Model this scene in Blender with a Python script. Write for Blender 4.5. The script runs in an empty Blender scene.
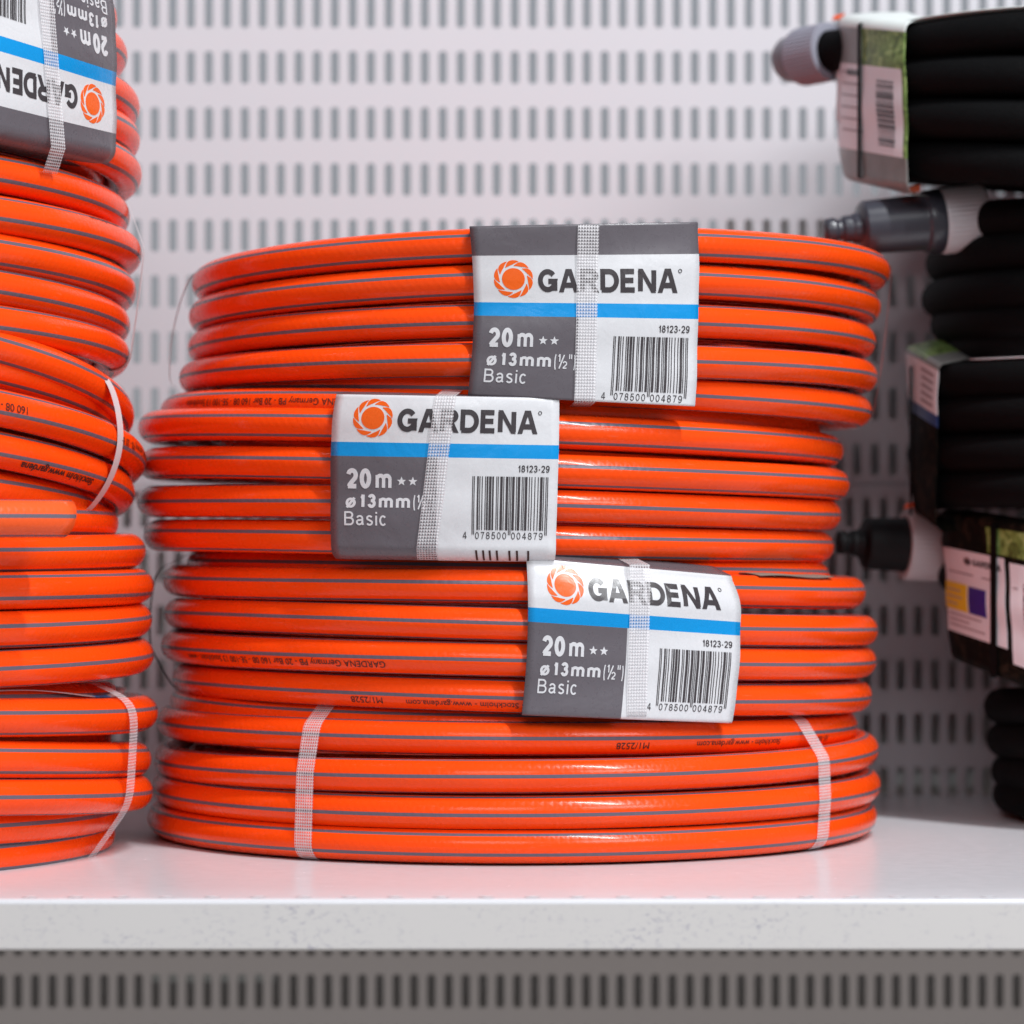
import bpy, bmesh, math, random
from mathutils import Vector
PI = math.pi
rad = math.radians
sc = bpy.context.scene
col = sc.collection
random.seed(7)

# ------------------------------------------------------------------ camera frame
F = 3280.0            # focal length in pixels of the 1024 px picture
HY = 540.0            # horizon row
CAMZ = 0.149          # lens height above the shelf top (z = 0)

def ray(px, py):
    return ((px - 512.0) / F, 1.0, (HY - py) / F)

def at(px, py, Y):
    a = ray(px, py)
    return Vector((a[0] * Y, Y, CAMZ + a[2] * Y))

# ------------------------------------------------------------------ materials
def new_mat(name):
    m = bpy.data.materials.new(name)
    m.use_nodes = True
    nt = m.node_tree
    return m, nt, nt.nodes['Principled BSDF']

def N(nt, kind, **kw):
    n = nt.nodes.new(kind)
    for k, v in kw.items():
        setattr(n, k, v)
    return n

def math_node(nt, op, a, b=None, c=None):
    n = N(nt, 'ShaderNodeMath', operation=op)
    for i, v in enumerate((a, b, c)):
        if v is None:
            continue
        if isinstance(v, (int, float)):
            n.inputs[i].default_value = v
        else:
            nt.links.new(v, n.inputs[i])
    return n.outputs[0]

def plain(name, c, rough=0.5, spec=0.5, var=0.06, scale=60.0, coat=0.0):
    """plain coloured surface with a little uneven tone and gloss"""
    m, nt, b = new_mat(name)
    tc = N(nt, 'ShaderNodeTexCoord')
    no = N(nt, 'ShaderNodeTexNoise')
    no.inputs['Scale'].default_value = scale
    no.inputs['Detail'].default_value = 5
    nt.links.new(tc.outputs['Object'], no.inputs['Vector'])
    mx = N(nt, 'ShaderNodeMix', data_type='RGBA')
    mx.inputs[6].default_value = tuple(x * (1 - var) for x in c) + (1,)
    mx.inputs[7].default_value = tuple(min(1, x * (1 + var)) for x in c) + (1,)
    nt.links.new(no.outputs['Fac'], mx.inputs[0])
    nt.links.new(mx.outputs[2], b.inputs['Base Color'])
    b.inputs['Roughness'].default_value = rough
    b.inputs['Specular IOR Level'].default_value = spec
    b.inputs['Coat Weight'].default_value = coat
    b.inputs['Coat Roughness'].default_value = 0.12
    return m

def hose_mat(name, base, stripe, rough=0.27):
    m, nt, b = new_mat(name)
    uv = N(nt, 'ShaderNodeUVMap')
    sp = N(nt, 'ShaderNodeSeparateXYZ')
    nt.links.new(uv.outputs[0], sp.inputs[0])
    s, t = sp.outputs[0], sp.outputs[1]           # s: metres along, t: turns around (stripe at multiples of 1/5)
    fr = math_node(nt, 'FRACT', math_node(nt, 'MULTIPLY_ADD', t, 5.0, 0.5))
    d = math_node(nt, 'ABSOLUTE', math_node(nt, 'SUBTRACT', fr, 0.5))
    # stripe edge wanders very slightly
    no = N(nt, 'ShaderNodeTexNoise', noise_dimensions='2D')
    no.inputs['Scale'].default_value = 40
    nt.links.new(uv.outputs[0], no.inputs['Vector'])
    edge = math_node(nt, 'MULTIPLY_ADD', no.outputs['Fac'], 0.014, 0.080)
    mask = math_node(nt, 'SMOOTHSTEP', d, math_node(nt, 'ADD', edge, 0.007), math_node(nt, 'SUBTRACT', edge, 0.007)) if False else None
    mr = N(nt, 'ShaderNodeMapRange', interpolation_type='SMOOTHSTEP')
    nt.links.new(d, mr.inputs['Value'])
    nt.links.new(math_node(nt, 'SUBTRACT', edge, 0.006), mr.inputs['From Min'])
    nt.links.new(math_node(nt, 'ADD', edge, 0.006), mr.inputs['From Max'])
    mr.inputs['To Min'].default_value = 1.0
    mr.inputs['To Max'].default_value = 0.0
    # blotchy tone of the PVC
    n2 = N(nt, 'ShaderNodeTexNoise')
    tc = N(nt, 'ShaderNodeTexCoord')
    n2.inputs['Scale'].default_value = 35
    n2.inputs['Detail'].default_value = 6
    nt.links.new(tc.outputs['Object'], n2.inputs['Vector'])
    m1 = N(nt, 'ShaderNodeMix', data_type='RGBA')
    m1.inputs[6].default_value = tuple(x * 0.92 for x in base) + (1,)
    m1.inputs[7].default_value = tuple(min(1, x * 1.06) for x in base) + (1,)
    nt.links.new(n2.outputs['Fac'], m1.inputs[0])
    mx = N(nt, 'ShaderNodeMix', data_type='RGBA')
    nt.links.new(mr.outputs[0], mx.inputs[0])
    nt.links.new(m1.outputs[2], mx.inputs[6])
    mx.inputs[7].default_value = stripe + (1,)
    # rubbed and dusty places, a few pale scratches
    sv = N(nt, 'ShaderNodeCombineXYZ')
    nt.links.new(math_node(nt, 'MULTIPLY', s, 28.0), sv.inputs[0])
    nt.links.new(math_node(nt, 'MULTIPLY', t, 9.0), sv.inputs[1])
    sc1 = N(nt, 'ShaderNodeTexNoise')
    sc1.inputs['Scale'].default_value = 2.2
    sc1.inputs['Detail'].default_value = 9
    sc1.inputs['Roughness'].default_value = 0.7
    nt.links.new(sv.outputs[0], sc1.inputs['Vector'])
    sr = N(nt, 'ShaderNodeMapRange')
    nt.links.new(sc1.outputs['Fac'], sr.inputs['Value'])
    sr.inputs['From Min'].default_value = 0.60
    sr.inputs['From Max'].default_value = 0.80
    sr.inputs['To Max'].default_value = 0.30
    md = N(nt, 'ShaderNodeMix', data_type='RGBA')
    nt.links.new(sr.outputs[0], md.inputs[0])
    nt.links.new(mx.outputs[2], md.inputs[6])
    md.inputs[7].default_value = (0.62, 0.30, 0.20, 1)
    nt.links.new(md.outputs[2], b.inputs['Base Color'])
    b.inputs['Coat Weight'].default_value = 0.22
    b.inputs['Coat Roughness'].default_value = 0.12
    # knitted reinforcement showing through as a faint lattice
    a1 = math_node(nt, 'SINE', math_node(nt, 'ADD', math_node(nt, 'MULTIPLY', s, 1500.0), math_node(nt, 'MULTIPLY', t, 2 * PI * 9)))
    a2 = math_node(nt, 'SINE', math_node(nt, 'SUBTRACT', math_node(nt, 'MULTIPLY', s, 1500.0), math_node(nt, 'MULTIPLY', t, 2 * PI * 9)))
    h = math_node(nt, 'MULTIPLY', math_node(nt, 'MAXIMUM', a1, a2), 0.5)
    n3 = N(nt, 'ShaderNodeTexNoise')
    n3.inputs['Scale'].default_value = 160
    nt.links.new(tc.outputs['Object'], n3.inputs['Vector'])
    h2 = math_node(nt, 'ADD', h, math_node(nt, 'MULTIPLY', n3.outputs['Fac'], 1.5))
    bp = N(nt, 'ShaderNodeBump')
    bp.inputs['Strength'].default_value = 0.55
    bp.inputs['Distance'].default_value = 0.00012
    nt.links.new(h2, bp.inputs['Height'])
    nt.links.new(bp.outputs[0], b.inputs['Normal'])
    n4 = N(nt, 'ShaderNodeTexNoise')
    n4.inputs['Scale'].default_value = 90
    n4.inputs['Detail'].default_value = 8
    nt.links.new(tc.outputs['Object'], n4.inputs['Vector'])
    rr = math_node(nt, 'MULTIPLY_ADD', n4.outputs['Fac'], 0.16, rough - 0.08)
    nt.links.new(rr, b.inputs['Roughness'])
    b.inputs['Specular IOR Level'].default_value = 0.16
    return m

def soaker_mat():
    m, nt, b = new_mat('porous black rubber')
    tc = N(nt, 'ShaderNodeTexCoord')
    no = N(nt, 'ShaderNodeTexNoise')
    no.inputs['Scale'].default_value = 900
    no.inputs['Detail'].default_value = 4
    nt.links.new(tc.outputs['Object'], no.inputs['Vector'])
    cr = N(nt, 'ShaderNodeValToRGB')
    cr.color_ramp.elements[0].position = 0.35
    cr.color_ramp.elements[0].color = (0.0012, 0.0012, 0.0014, 1)
    cr.color_ramp.elements[1].position = 0.8
    cr.color_ramp.elements[1].color = (0.0045, 0.0045, 0.0052, 1)
    nt.links.new(no.outputs['Fac'], cr.inputs[0])
    nt.links.new(cr.outputs[0], b.inputs['Base Color'])
    bp = N(nt, 'ShaderNodeBump')
    bp.inputs['Strength'].default_value = 0.8
    bp.inputs['Distance'].default_value = 0.0006
    nt.links.new(no.outputs['Fac'], bp.inputs['Height'])
    nt.links.new(bp.outputs[0], b.inputs['Normal'])
    b.inputs['Roughness'].default_value = 0.75
    b.inputs['Specular IOR Level'].default_value = 0.1
    return m

def weave_mat():
    """white woven polypropylene strap with small see-through gaps"""
    m, nt, b = new_mat('woven strap')
    uv = N(nt, 'ShaderNodeUVMap')
    sp = N(nt, 'ShaderNodeSeparateXYZ')
    nt.links.new(uv.outputs[0], sp.inputs[0])
    s, w = sp.outputs[0], sp.outputs[1]            # s: metres along, w: metres across
    k = 2 * PI / 0.0026
    a = math_node(nt, 'SINE', math_node(nt, 'MULTIPLY', math_node(nt, 'ADD', w, math_node(nt, 'MULTIPLY', s, 0.9)), k))
    c = math_node(nt, 'SINE', math_node(nt, 'MULTIPLY', math_node(nt, 'SUBTRACT', w, math_node(nt, 'MULTIPLY', s, 0.9)), k))
    p = math_node(nt, 'MULTIPLY', a, c)
    mr = N(nt, 'ShaderNodeMapRange', interpolation_type='SMOOTHSTEP')
    nt.links.new(p, mr.inputs['Value'])
    mr.inputs['From Min'].default_value = 0.05
    mr.inputs['From Max'].default_value = 0.45
    mr.inputs['To Min'].default_value = 0.62
    mr.inputs['To Max'].default_value = 0.13
    no = N(nt, 'ShaderNodeTexNoise')
    no.inputs['Scale'].default_value = 260
    tc = N(nt, 'ShaderNodeTexCoord')
    nt.links.new(tc.outputs['Object'], no.inputs['Vector'])
    al = math_node(nt, 'ADD', mr.outputs[0], math_node(nt, 'MULTIPLY_ADD', no.outputs['Fac'], 0.3, -0.15))
    nt.links.new(al, b.inputs['Alpha'])
    b.inputs['Base Color'].default_value = (0.82, 0.79, 0.81, 1)
    b.inputs['Roughness'].default_value = 0.35
    bp = N(nt, 'ShaderNodeBump')
    bp.inputs['Strength'].default_value = 0.6
    bp.inputs['Distance'].default_value = 0.0003
    nt.links.new(p, bp.inputs['Height'])
    nt.links.new(bp.outputs[0], b.inputs['Normal'])
    return m

def scuffed_paint(name, c, rough=0.3, lo=0.35, hi=0.75, amount=0.35, dirt=(0.30, 0.29, 0.36), scale=(14, 14, 26), coat=0.0):
    m, nt, b = new_mat(name)
    tc = N(nt, 'ShaderNodeTexCoord')
    mp = N(nt, 'ShaderNodeMapping')
    mp.inputs['Scale'].default_value = scale
    nt.links.new(tc.outputs['Object'], mp.inputs[0])
    big = N(nt, 'ShaderNodeTexNoise')
    big.inputs['Scale'].default_value = 1.0
    big.inputs['Detail'].default_value = 3
    nt.links.new(mp.outputs[0], big.inputs['Vector'])
    fine = N(nt, 'ShaderNodeTexNoise')
    fine.inputs['Scale'].default_value = 9.0
    fine.inputs['Detail'].default_value = 9
    fine.inputs['Roughness'].default_value = 0.68
    nt.links.new(mp.outputs[0], fine.inputs['Vector'])
    r1 = N(nt, 'ShaderNodeMapRange')
    nt.links.new(fine.outputs['Fac'], r1.inputs['Value'])
    r1.inputs['From Min'].default_value = 0.52
    r1.inputs['From Max'].default_value = 0.78
    r2 = N(nt, 'ShaderNodeMapRange')
    nt.links.new(big.outputs['Fac'], r2.inputs['Value'])
    r2.inputs['From Min'].default_value = lo
    r2.inputs['From Max'].default_value = hi
    f = math_node(nt, 'MULTIPLY', math_node(nt, 'MULTIPLY', r1.outputs[0], r2.outputs[0]), amount * 2)
    mx = N(nt, 'ShaderNodeMix', data_type='RGBA')
    nt.links.new(f, mx.inputs[0])
    mx.inputs[6].default_value = c + (1,)
    mx.inputs[7].default_value = dirt + (1,)
    nt.links.new(mx.outputs[2], b.inputs['Base Color'])
    rr = math_node(nt, 'MULTIPLY_ADD', fine.outputs['Fac'], 0.12, rough - 0.06)
    nt.links.new(rr, b.inputs['Roughness'])
    b.inputs['Coat Weight'].default_value = coat
    b.inputs['Coat Roughness'].default_value = 0.06
    return m

def photo_print(name, c1, c2, c3, scale=120):
    """blurry printed garden picture: leaves over dark soil"""
    m, nt, b = new_mat(name)
    tc = N(nt, 'ShaderNodeTexCoord')
    no = N(nt, 'ShaderNodeTexNoise')
    no.inputs['Scale'].default_value = scale
    no.inputs['Detail'].default_value = 6
    no.inputs['Distortion'].default_value = 1.0
    nt.links.new(tc.outputs['Object'], no.inputs['Vector'])
    cr = N(nt, 'ShaderNodeValToRGB')
    e = cr.color_ramp.elements
    e[0].position = 0.34
    e[0].color = c1 + (1,)
    e[1].position = 0.68
    e[1].color = c3 + (1,)
    k = e.new(0.5)
    k.color = c2 + (1,)
    nt.links.new(no.outputs['Fac'], cr.inputs[0])
    nt.links.new(cr.outputs[0], b.inputs['Base Color'])
    b.inputs['Roughness'].default_value = 0.35
    return m

def card(name, c, rough=0.27, var=0.015):
    m = plain(name, c, rough, var=var, scale=300)
    nt = m.node_tree
    b = nt.nodes['Principled BSDF']
    tc = N(nt, 'ShaderNodeTexCoord')
    n1 = N(nt, 'ShaderNodeTexNoise')
    n1.inputs['Scale'].default_value = 55
    n1.inputs['Detail'].default_value = 3
    n1.inputs['Distortion'].default_value = 0.6
    nt.links.new(tc.outputs['Object'], n1.inputs['Vector'])
    bp = N(nt, 'ShaderNodeBump')
    bp.inputs['Strength'].default_value = 1.0
    bp.inputs['Distance'].default_value = 0.0006
    nt.links.new(n1.outputs['Fac'], bp.inputs['Height'])
    nt.links.new(bp.outputs[0], b.inputs['Normal'])
    n2 = N(nt, 'ShaderNodeTexNoise')
    n2.inputs['Scale'].default_value = 420
    n2.inputs['Detail'].default_value = 6
    nt.links.new(tc.outputs['Object'], n2.inputs['Vector'])
    nt.links.new(math_node(nt, 'MULTIPLY_ADD', n2.outputs['Fac'], 0.16, rough - 0.08), b.inputs['Roughness'])
    return m

M = {}
M['orange'] = hose_mat('orange hose with grey stripes', (0.94, 0.071, 0.004), (0.135, 0.115, 0.145))
M['paleorange'] = hose_mat('paler orange hose end', (0.95, 0.118, 0.026), (0.15, 0.13, 0.16))  # same hose; paler base carries the light falling on the cut end
M['ink'] = plain('black ink print', (0.035, 0.008, 0.006), 0.6)
M['rubber'] = soaker_mat()
M['white'] = card('white card', (0.66, 0.655, 0.675))
M['grey'] = card('grey card print', (0.122, 0.108, 0.122), 0.29, 0.03)
M['blue'] = card('blue card print', (0.0, 0.275, 0.66), 0.27, 0.03)
M['dark'] = card('charcoal lettering', (0.050, 0.042, 0.046), 0.29)
M['lorange'] = card('orange emblem print', (0.84, 0.115, 0.004), 0.28)
M['cardback'] = plain('bare card', (0.55, 0.53, 0.52), 0.7)
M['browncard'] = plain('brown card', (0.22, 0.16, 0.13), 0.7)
M['weave'] = weave_mat()
M['plainstrap'] = plain('smooth white strap', (0.68, 0.63, 0.64), 0.35)
M['darkstrap'] = plain('smooth black strap', (0.003, 0.003, 0.0035), 0.7, 0.12)
M['shelf'] = scuffed_paint('white shelf enamel', (0.71, 0.705, 0.735), 0.25, 0.50, 0.85, 0.3, (0.36, 0.34, 0.37), (14, 14, 14), coat=0.0)
M['lip'] = scuffed_paint('scuffed shelf edge enamel', (0.73, 0.70, 0.685), 0.36, 0.40, 0.68, 0.6, (0.26, 0.25, 0.36), (30, 30, 46))
M['panel'] = scuffed_paint('white panel enamel', (0.63, 0.62, 0.655), 0.42, 0.5, 0.9, 0.12, (0.5, 0.46, 0.48), (6, 6, 6))
M['lower'] = scuffed_paint('lightened panel enamel', (0.80, 0.755, 0.735), 0.45, 0.5, 0.9, 0.12, (0.4, 0.36, 0.36), (6, 6, 6))  # base lightened to make up for the dim light under the shelf
M['backing'] = plain('back sheet', (0.5, 0.49, 0.48), 0.6)
M['plastic'] = plain('dark grey plastic', (0.040, 0.040, 0.052), 0.28)
M['blackplastic'] = plain('black plastic', (0.004, 0.004, 0.005), 0.6, 0.25)
M['nut'] = plain('pale grey plastic', (0.62, 0.59, 0.61), 0.4)
M['tipgrey'] = plain('mid grey plastic', (0.19, 0.18, 0.21), 0.4)
M['nutgrey'] = plain('blue grey plastic', (0.30, 0.30, 0.36), 0.4)
M['tag'] = plain('orange plastic', (0.75, 0.09, 0.01), 0.4)
M['leaf'] = photo_print('printed lawn picture', (0.05, 0.08, 0.02), (0.16, 0.26, 0.06), (0.33, 0.45, 0.16), 160)
M['soil'] = photo_print('printed dark garden picture', (0.002, 0.002, 0.002), (0.003, 0.0035, 0.002), (0.025, 0.016, 0.010), 140)
M['soil'].node_tree.nodes['Principled BSDF'].inputs['Roughness'].default_value = 0.7
M['soil'].node_tree.nodes['Principled BSDF'].inputs['Specular IOR Level'].default_value = 0.12
M['mist'] = plain('printed grey picture', (0.20, 0.20, 0.19), 0.35, var=0.3, scale=90)
M['sticker'] = plain('cool white sticker', (0.78, 0.765, 0.80), 0.4)  # white with a cool tint against the orange bounce light
M['palegreen'] = plain('pale card', (0.70, 0.74, 0.72), 0.4)
M['yellow'] = plain('yellow print', (0.78, 0.55, 0.01), 0.4)
M['navy'] = plain('navy print', (0.03, 0.02, 0.22), 0.4)
M['faint'] = plain('small grey print', (0.36, 0.31, 0.33), 0.5)
M['deepblue'] = plain('dull blue print', (0.02, 0.06, 0.20), 0.4)

# ------------------------------------------------------------------ object helpers
def tag(o, label, cat, group=None):
    o['label'] = label
    o['category'] = cat
    if group:
        o['group'] = group

def empty(name, loc):
    o = bpy.data.objects.new(name, None)
    o.empty_display_size = 0.02
    o.location = loc
    col.objects.link(o)
    return o

class MB:
    """collects faces (world coordinates), uvs and material slots of one mesh object"""
    def __init__(self):
        self.v, self.f, self.uv, self.mi, self.mats, self.sm = [], [], [], [], [], []

    def slot(self, m):
        if m not in self.mats:
            self.mats.append(m)
        return self.mats.index(m)

    def vert(self, p):
        self.v.append((p[0], p[1], p[2]))
        return len(self.v) - 1

    def face(self, idx, m, uv=None, smooth=False):
        self.f.append(tuple(idx))
        self.uv.append(uv)
        self.mi.append(self.slot(m))
        self.sm.append(smooth)

    def poly(self, pts, m, smooth=False, uv=None):
        self.face([self.vert(p) for p in pts], m, uv, smooth)

    def box(self, lo, hi, m):
        x0, y0, z0 = lo
        x1, y1, z1 = hi
        i = [self.vert(p) for p in ((x0, y0, z0), (x1, y0, z0), (x1, y1, z0), (x0, y1, z0), (x0, y0, z1), (x1, y0, z1), (x1, y1, z1), (x0, y1, z1))]
        for q in ((0, 3, 2, 1), (4, 5, 6, 7), (0, 1, 5, 4), (1, 2, 6, 5), (2, 3, 7, 6), (3, 0, 4, 7)):
            self.face([i[k] for k in q], m)

    def build(self, name, parent=None, base=(0, 0, 0)):
        me = bpy.data.meshes.new(name)
        b = Vector(base)
        me.from_pydata([tuple(Vector(p) - b) for p in self.v], [], self.f)
        for m in self.mats:
            me.materials.append(m)
        me.polygons.foreach_set('material_index', self.mi)
        me.polygons.foreach_set('use_smooth', self.sm)
        if any(u is not None for u in self.uv):
            lay = me.uv_layers.new(name='UVMap')
            k = 0
            for fi, u in enumerate(self.uv):
                n = len(self.f[fi])
                for j in range(n):
                    lay.data[k].uv = u[j] if u is not None else (0.05, 0.05)
                    k += 1
        me.update()
        o = bpy.data.objects.new(name, me)
        col.objects.link(o)
        if parent is not None:
            o.parent = parent
        else:
            o.location = b
        return o

# ------------------------------------------------------------------ stroke lettering (grotesque capitals, digits and a few small letters)
def arc(cx, cy, rx, ry, a0, a1, n=14):
    return [(cx + rx * math.cos(rad(a0 + (a1 - a0) * i / n)), cy + ry * math.sin(rad(a0 + (a1 - a0) * i / n))) for i in range(n + 1)]

GL = {
    'G': (0.92, [arc(.5, .5, .5, .5, 38, 338, 22) + [(1.0, .46), (.55, .46)], [(1.0, .40), (1.0, -.06)]]),
    'A': (0.95, [('H', (0.0, 0), (.46, 1)), ('H', (1.0, 0), (.54, 1)), [(.2, .25), (.8, .25)]]),
    'R': (0.88, [[(0, -.06), (0, 1.0), (.55, 1.0)] + arc(.6, .76, .36, .24, 90, -90, 10) + [(.0, .50)], ('H', (1.0, 0), (.58, .5))]),
    'D': (0.88, [[(0, 0), (0, 1.0), (.42, 1.0)] + arc(.45, .5, .55, .5, 88, -88, 14) + [(.4, 0), (-.08, 0)]]),
    'E': (0.76, [[(1.0, 1.0), (0, 1.0), (0, 0), (1.05, 0)], [(.0, .52), (.93, .52)]]),
    'N': (0.86, [[(0, -.06), (0, 1.06)], [(1, -.06), (1, 1.06)], ('H', (1.0, 0), (0.0, 1))]),
    'B': (0.74, [[(0, 0), (0, 1.0), (.5, 1.0)] + arc(.55, .77, .35, .23, 90, -90, 9) + [(.0, .54)], [(.5, .54)] + arc(.6, .27, .40, .27, 90, -90, 9) + [(-.08, 0)]]),
    'C': (0.9, [arc(.5, .5, .5, .5, 40, 320, 20)]),
    '0': (0.62, [arc(.5, .5, .5, .5, 0, 360, 26)]),
    '1': (0.42, [[(.05, .74), (.45, .80), (.8, 1.06)], [(.8, 1.06), (.8, -.06)]]),
    '2': (0.62, [arc(.5, .70, .5, .30, 168, -38, 14) + [(.45, .27), (.16, .10), (.06, -.02)], [(-.08, 0), (1.05, 0)]]),
    '3': (0.62, [arc(.48, .76, .45, .24, 165, -80, 12) + [(.35, .52)], [(.4, .53)] + arc(.5, .27, .5, .27, 85, -168, 14)]),
    '4': (0.66, [[(.72, -.06), (.72, 1.06)], [(.66, 1.0), (.0, .30)], [(-.05, .27), (1.08, .27)]]),
    '5': (0.62, [[(.95, 1.0), (.2, 1.0), (.1, .48)] + arc(.5, .32, .5, .32, 150, -165, 16)]),
    '6': (0.62, [arc(.5, .30, .5, .30, 0, 360, 20), [(.0, .34), (.06, .7)] + arc(.55, .68, .45, .32, 150, 35, 8)]),
    '7': (0.60, [[(-.05, 1.0), (1.0, 1.0), (.55, .5), (.36, -.06)]]),
    '8': (0.62, [arc(.5, .76, .42, .24, 0, 360, 18), arc(.5, .27, .5, .27, 0, 360, 20)]),
    '9': (0.62, [arc(.5, .70, .5, .30, 0, 360, 20), [(1.0, .66), (.94, .3)] + arc(.45, .32, .45, .32, -30, -145, 8)]),
    'm': (1.0, [[(0, -.06), (0, .72)], arc(.25, .47, .25, .22, 175, 0, 9) + [(.5, .45), (.5, -.06)], arc(.75, .47, .25, .22, 175, 0, 9) + [(1.0, .45), (1.0, -.06)]]),
    '\u00f8': (0.66, [arc(.5, .33, .48, .33, 0, 360, 22), [(.02, -.08), (.98, .76)]]),
    'a': (0.60, [arc(.48, .50, .42, .20, 165, 0, 9) + [(.9, .48), (.9, .1), (1.05, -.02)], [(.9, .40), (.5, .36)] + arc(.4, .19, .38, .18, 100, 300, 10) + [(.7, .06), (.9, .2)]]),
    's': (0.55, [arc(.5, .53, .42, .17, 25, 200, 9) + [(.25, .42), (.75, .30)] + arc(.5, .17, .46, .18, 25, -155, 10)]),
    'i': (0.16, [[(.5, -.06), (.5, .74)], [(.5, .90), (.5, 1.04)]]),
    'c': (0.56, [arc(.5, .34, .5, .36, 42, 318, 16)]),
    '(': (0.26, [arc(1.2, .45, 1.1, .72, 128, 232, 10)]),
    ')': (0.26, [arc(-.2, .45, 1.1, .72, 52, -52, 10)]),
    '"': (0.34, [[(.1, 1.05), (.1, .68)], [(.9, 1.05), (.9, .68)]]),
    '-': (0.36, [[(0, .38), (1, .38)]]),
    ' ': (0.28, []),
}

def strip(mb, pts, t, mapf, m, off):
    """a stroke of width t along pts, mapped to a surface"""
    q = [pts[0]]
    for a, b in zip(pts, pts[1:]):
        L = math.hypot(b[0] - a[0], b[1] - a[1])
        if L < 1e-6:
            continue
        k = max(1, int(L / 0.35))
        for i in range(1, k + 1):
            q.append((a[0] + (b[0] - a[0]) * i / k, a[1] + (b[1] - a[1]) * i / k))
    n = len(q)
    closed = math.hypot(q[0][0] - q[-1][0], q[0][1] - q[-1][1]) < 1e-4
    prev = None
    for i in range(n):
        a = q[i - 1] if i > 0 else (q[-2] if closed else None)
        c = q[i + 1] if i < n - 1 else (q[1] if closed else None)
        d1 = d2 = None
        if a is not None:
            d1 = Vector((q[i][0] - a[0], q[i][1] - a[1])).normalized()
        if c is not None:
            d2 = Vector((c[0] - q[i][0], c[1] - q[i][1])).normalized()
        d1 = d1 or d2
        d2 = d2 or d1
        tt = d1 + d2
        tt = tt.normalized() if tt.length > 1e-6 else d2
        nn = Vector((-tt.y, tt.x))
        w = t / 2 / max(0.5, abs(nn.dot(Vector((-d2.y, d2.x)))))
        l = mb.vert(mapf(q[i][0] + nn.x * w, q[i][1] + nn.y * w, off))
        r = mb.vert(mapf(q[i][0] - nn.x * w, q[i][1] - nn.y * w, off))
        if prev:
            mb.face((prev[1], r, l, prev[0]), m)
        prev = (l, r)

def lettering(mb, text, S, u0, u1, v0, v1, t, m, gap=0.16, base=0.00020):
    """text set into the box u0..u1, v0 (cap top)..v1 (baseline) of a sheet; t is the stroke in cap heights"""
    total = sum(GL[c][0] for c in text) + gap * (len(text) - 1)
    x = 0.0
    sx = (u1 - u0) / total
    for ci, c in enumerate(text):
        w, strokes = GL[c]
        for si, st in enumerate(strokes):
            ww = max(w - t, 0.001)
            if st[0] == 'H':                       # slanted stem cut level at both ends
                (ax, ay), (bx, by) = st[1], st[2]
                ax, bx = x + t / 2 + ax * ww, x + t / 2 + bx * ww
                hw = t / 2 * math.hypot(bx - ax, by - ay) / abs(by - ay) * (.94 if c != 'N' else .8)
                last = None
                for i in range(6):
                    f = i / 5
                    px, py = ax + (bx - ax) * f, ay + (by - ay) * f
                    k2 = [mb.vert(S(u0 + (px + d) * sx, v1 - py * (v1 - v0), base + 0.00001 * si)) for d in (-hw, hw)]
                    if last:
                        mb.face((last[0], last[1], k2[1], k2[0]), m)
                    last = k2
                continue
            pts = [(x + t / 2 + p[0] * ww, t / 2 + p[1] * (1 - t)) for p in st]
            mf = (lambda a, b, o: S(u0 + a * sx, v1 - min(max(b, 0.0), 1.0) * (v1 - v0), o)) if c in 'ARENDGBm1472' else (lambda a, b, o: S(u0 + a * sx, v1 - b * (v1 - v0), o))
            strip(mb, pts, t, mf, m, base + 0.00001 * si + 0.000005 * (ci % 2))
        x += w + gap

def emblem(mb, S, uc, vc, ru, rv, m):
    """round disc with ten curved petals round it"""
    n = 40
    P = lambda r, a: S(uc + ru * r * math.cos(a), vc - rv * r * math.sin(a), 0.00012)
    c = mb.vert(P(0, 0))
    ring = [mb.vert(P(.578, 2 * PI * i / n)) for i in range(n)]
    mid = [[mb.vert(P(.578 * q / 4, 2 * PI * i / n)) for i in range(n)] for q in (1, 2, 3)] + [ring]
    for i in range(n):
        mb.face((c, mid[0][i], mid[0][(i + 1) % n]), m)
        for a_, b_ in zip(mid, mid[1:]):
            mb.face((a_[i], b_[i], b_[(i + 1) % n], a_[(i + 1) % n]), m)
    LO = [(0, .695), (.3, .712), (.6, .765), (.8, .855), (1, .955)]
    UP = [(0, .735), (.1, .785), (.24, .895), (.4, .972), (.6, 1.0), (.85, .992), (1, .97)]
    def lerp(tab, t):
        for (x0, y0), (x1, y1) in zip(tab, tab[1:]):
            if t <= x1:
                return y0 + (y1 - y0) * (t - x0) / (x1 - x0)
        return tab[-1][1]
    for k in range(10):
        a0 = 2 * PI * k / 10 + 0.25
        lo = [mb.vert(P(lerp(LO, j / 16), a0 - rad(50) * j / 16)) for j in range(17)]
        up = [mb.vert(P(lerp(UP, j / 16), a0 - rad(50) * j / 16)) for j in range(17)]
        for j in range(16):
            mb.face((up[j], lo[j], lo[j + 1], up[j + 1]), m)

def star(mb, S, uc, vc, ru, rv, m):
    P = [S(uc + ru * (1 if k % 2 == 0 else .42) * math.sin(PI * k / 5), vc - rv * (1 if k % 2 == 0 else .42) * math.cos(PI * k / 5), 0.00012) for k in range(10)]
    c = mb.vert(S(uc, vc, 0.00012))
    iv = [mb.vert(p) for p in P]
    for k in range(10):
        mb.face((c, iv[(k + 1) % 10], iv[k]), m)

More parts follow.
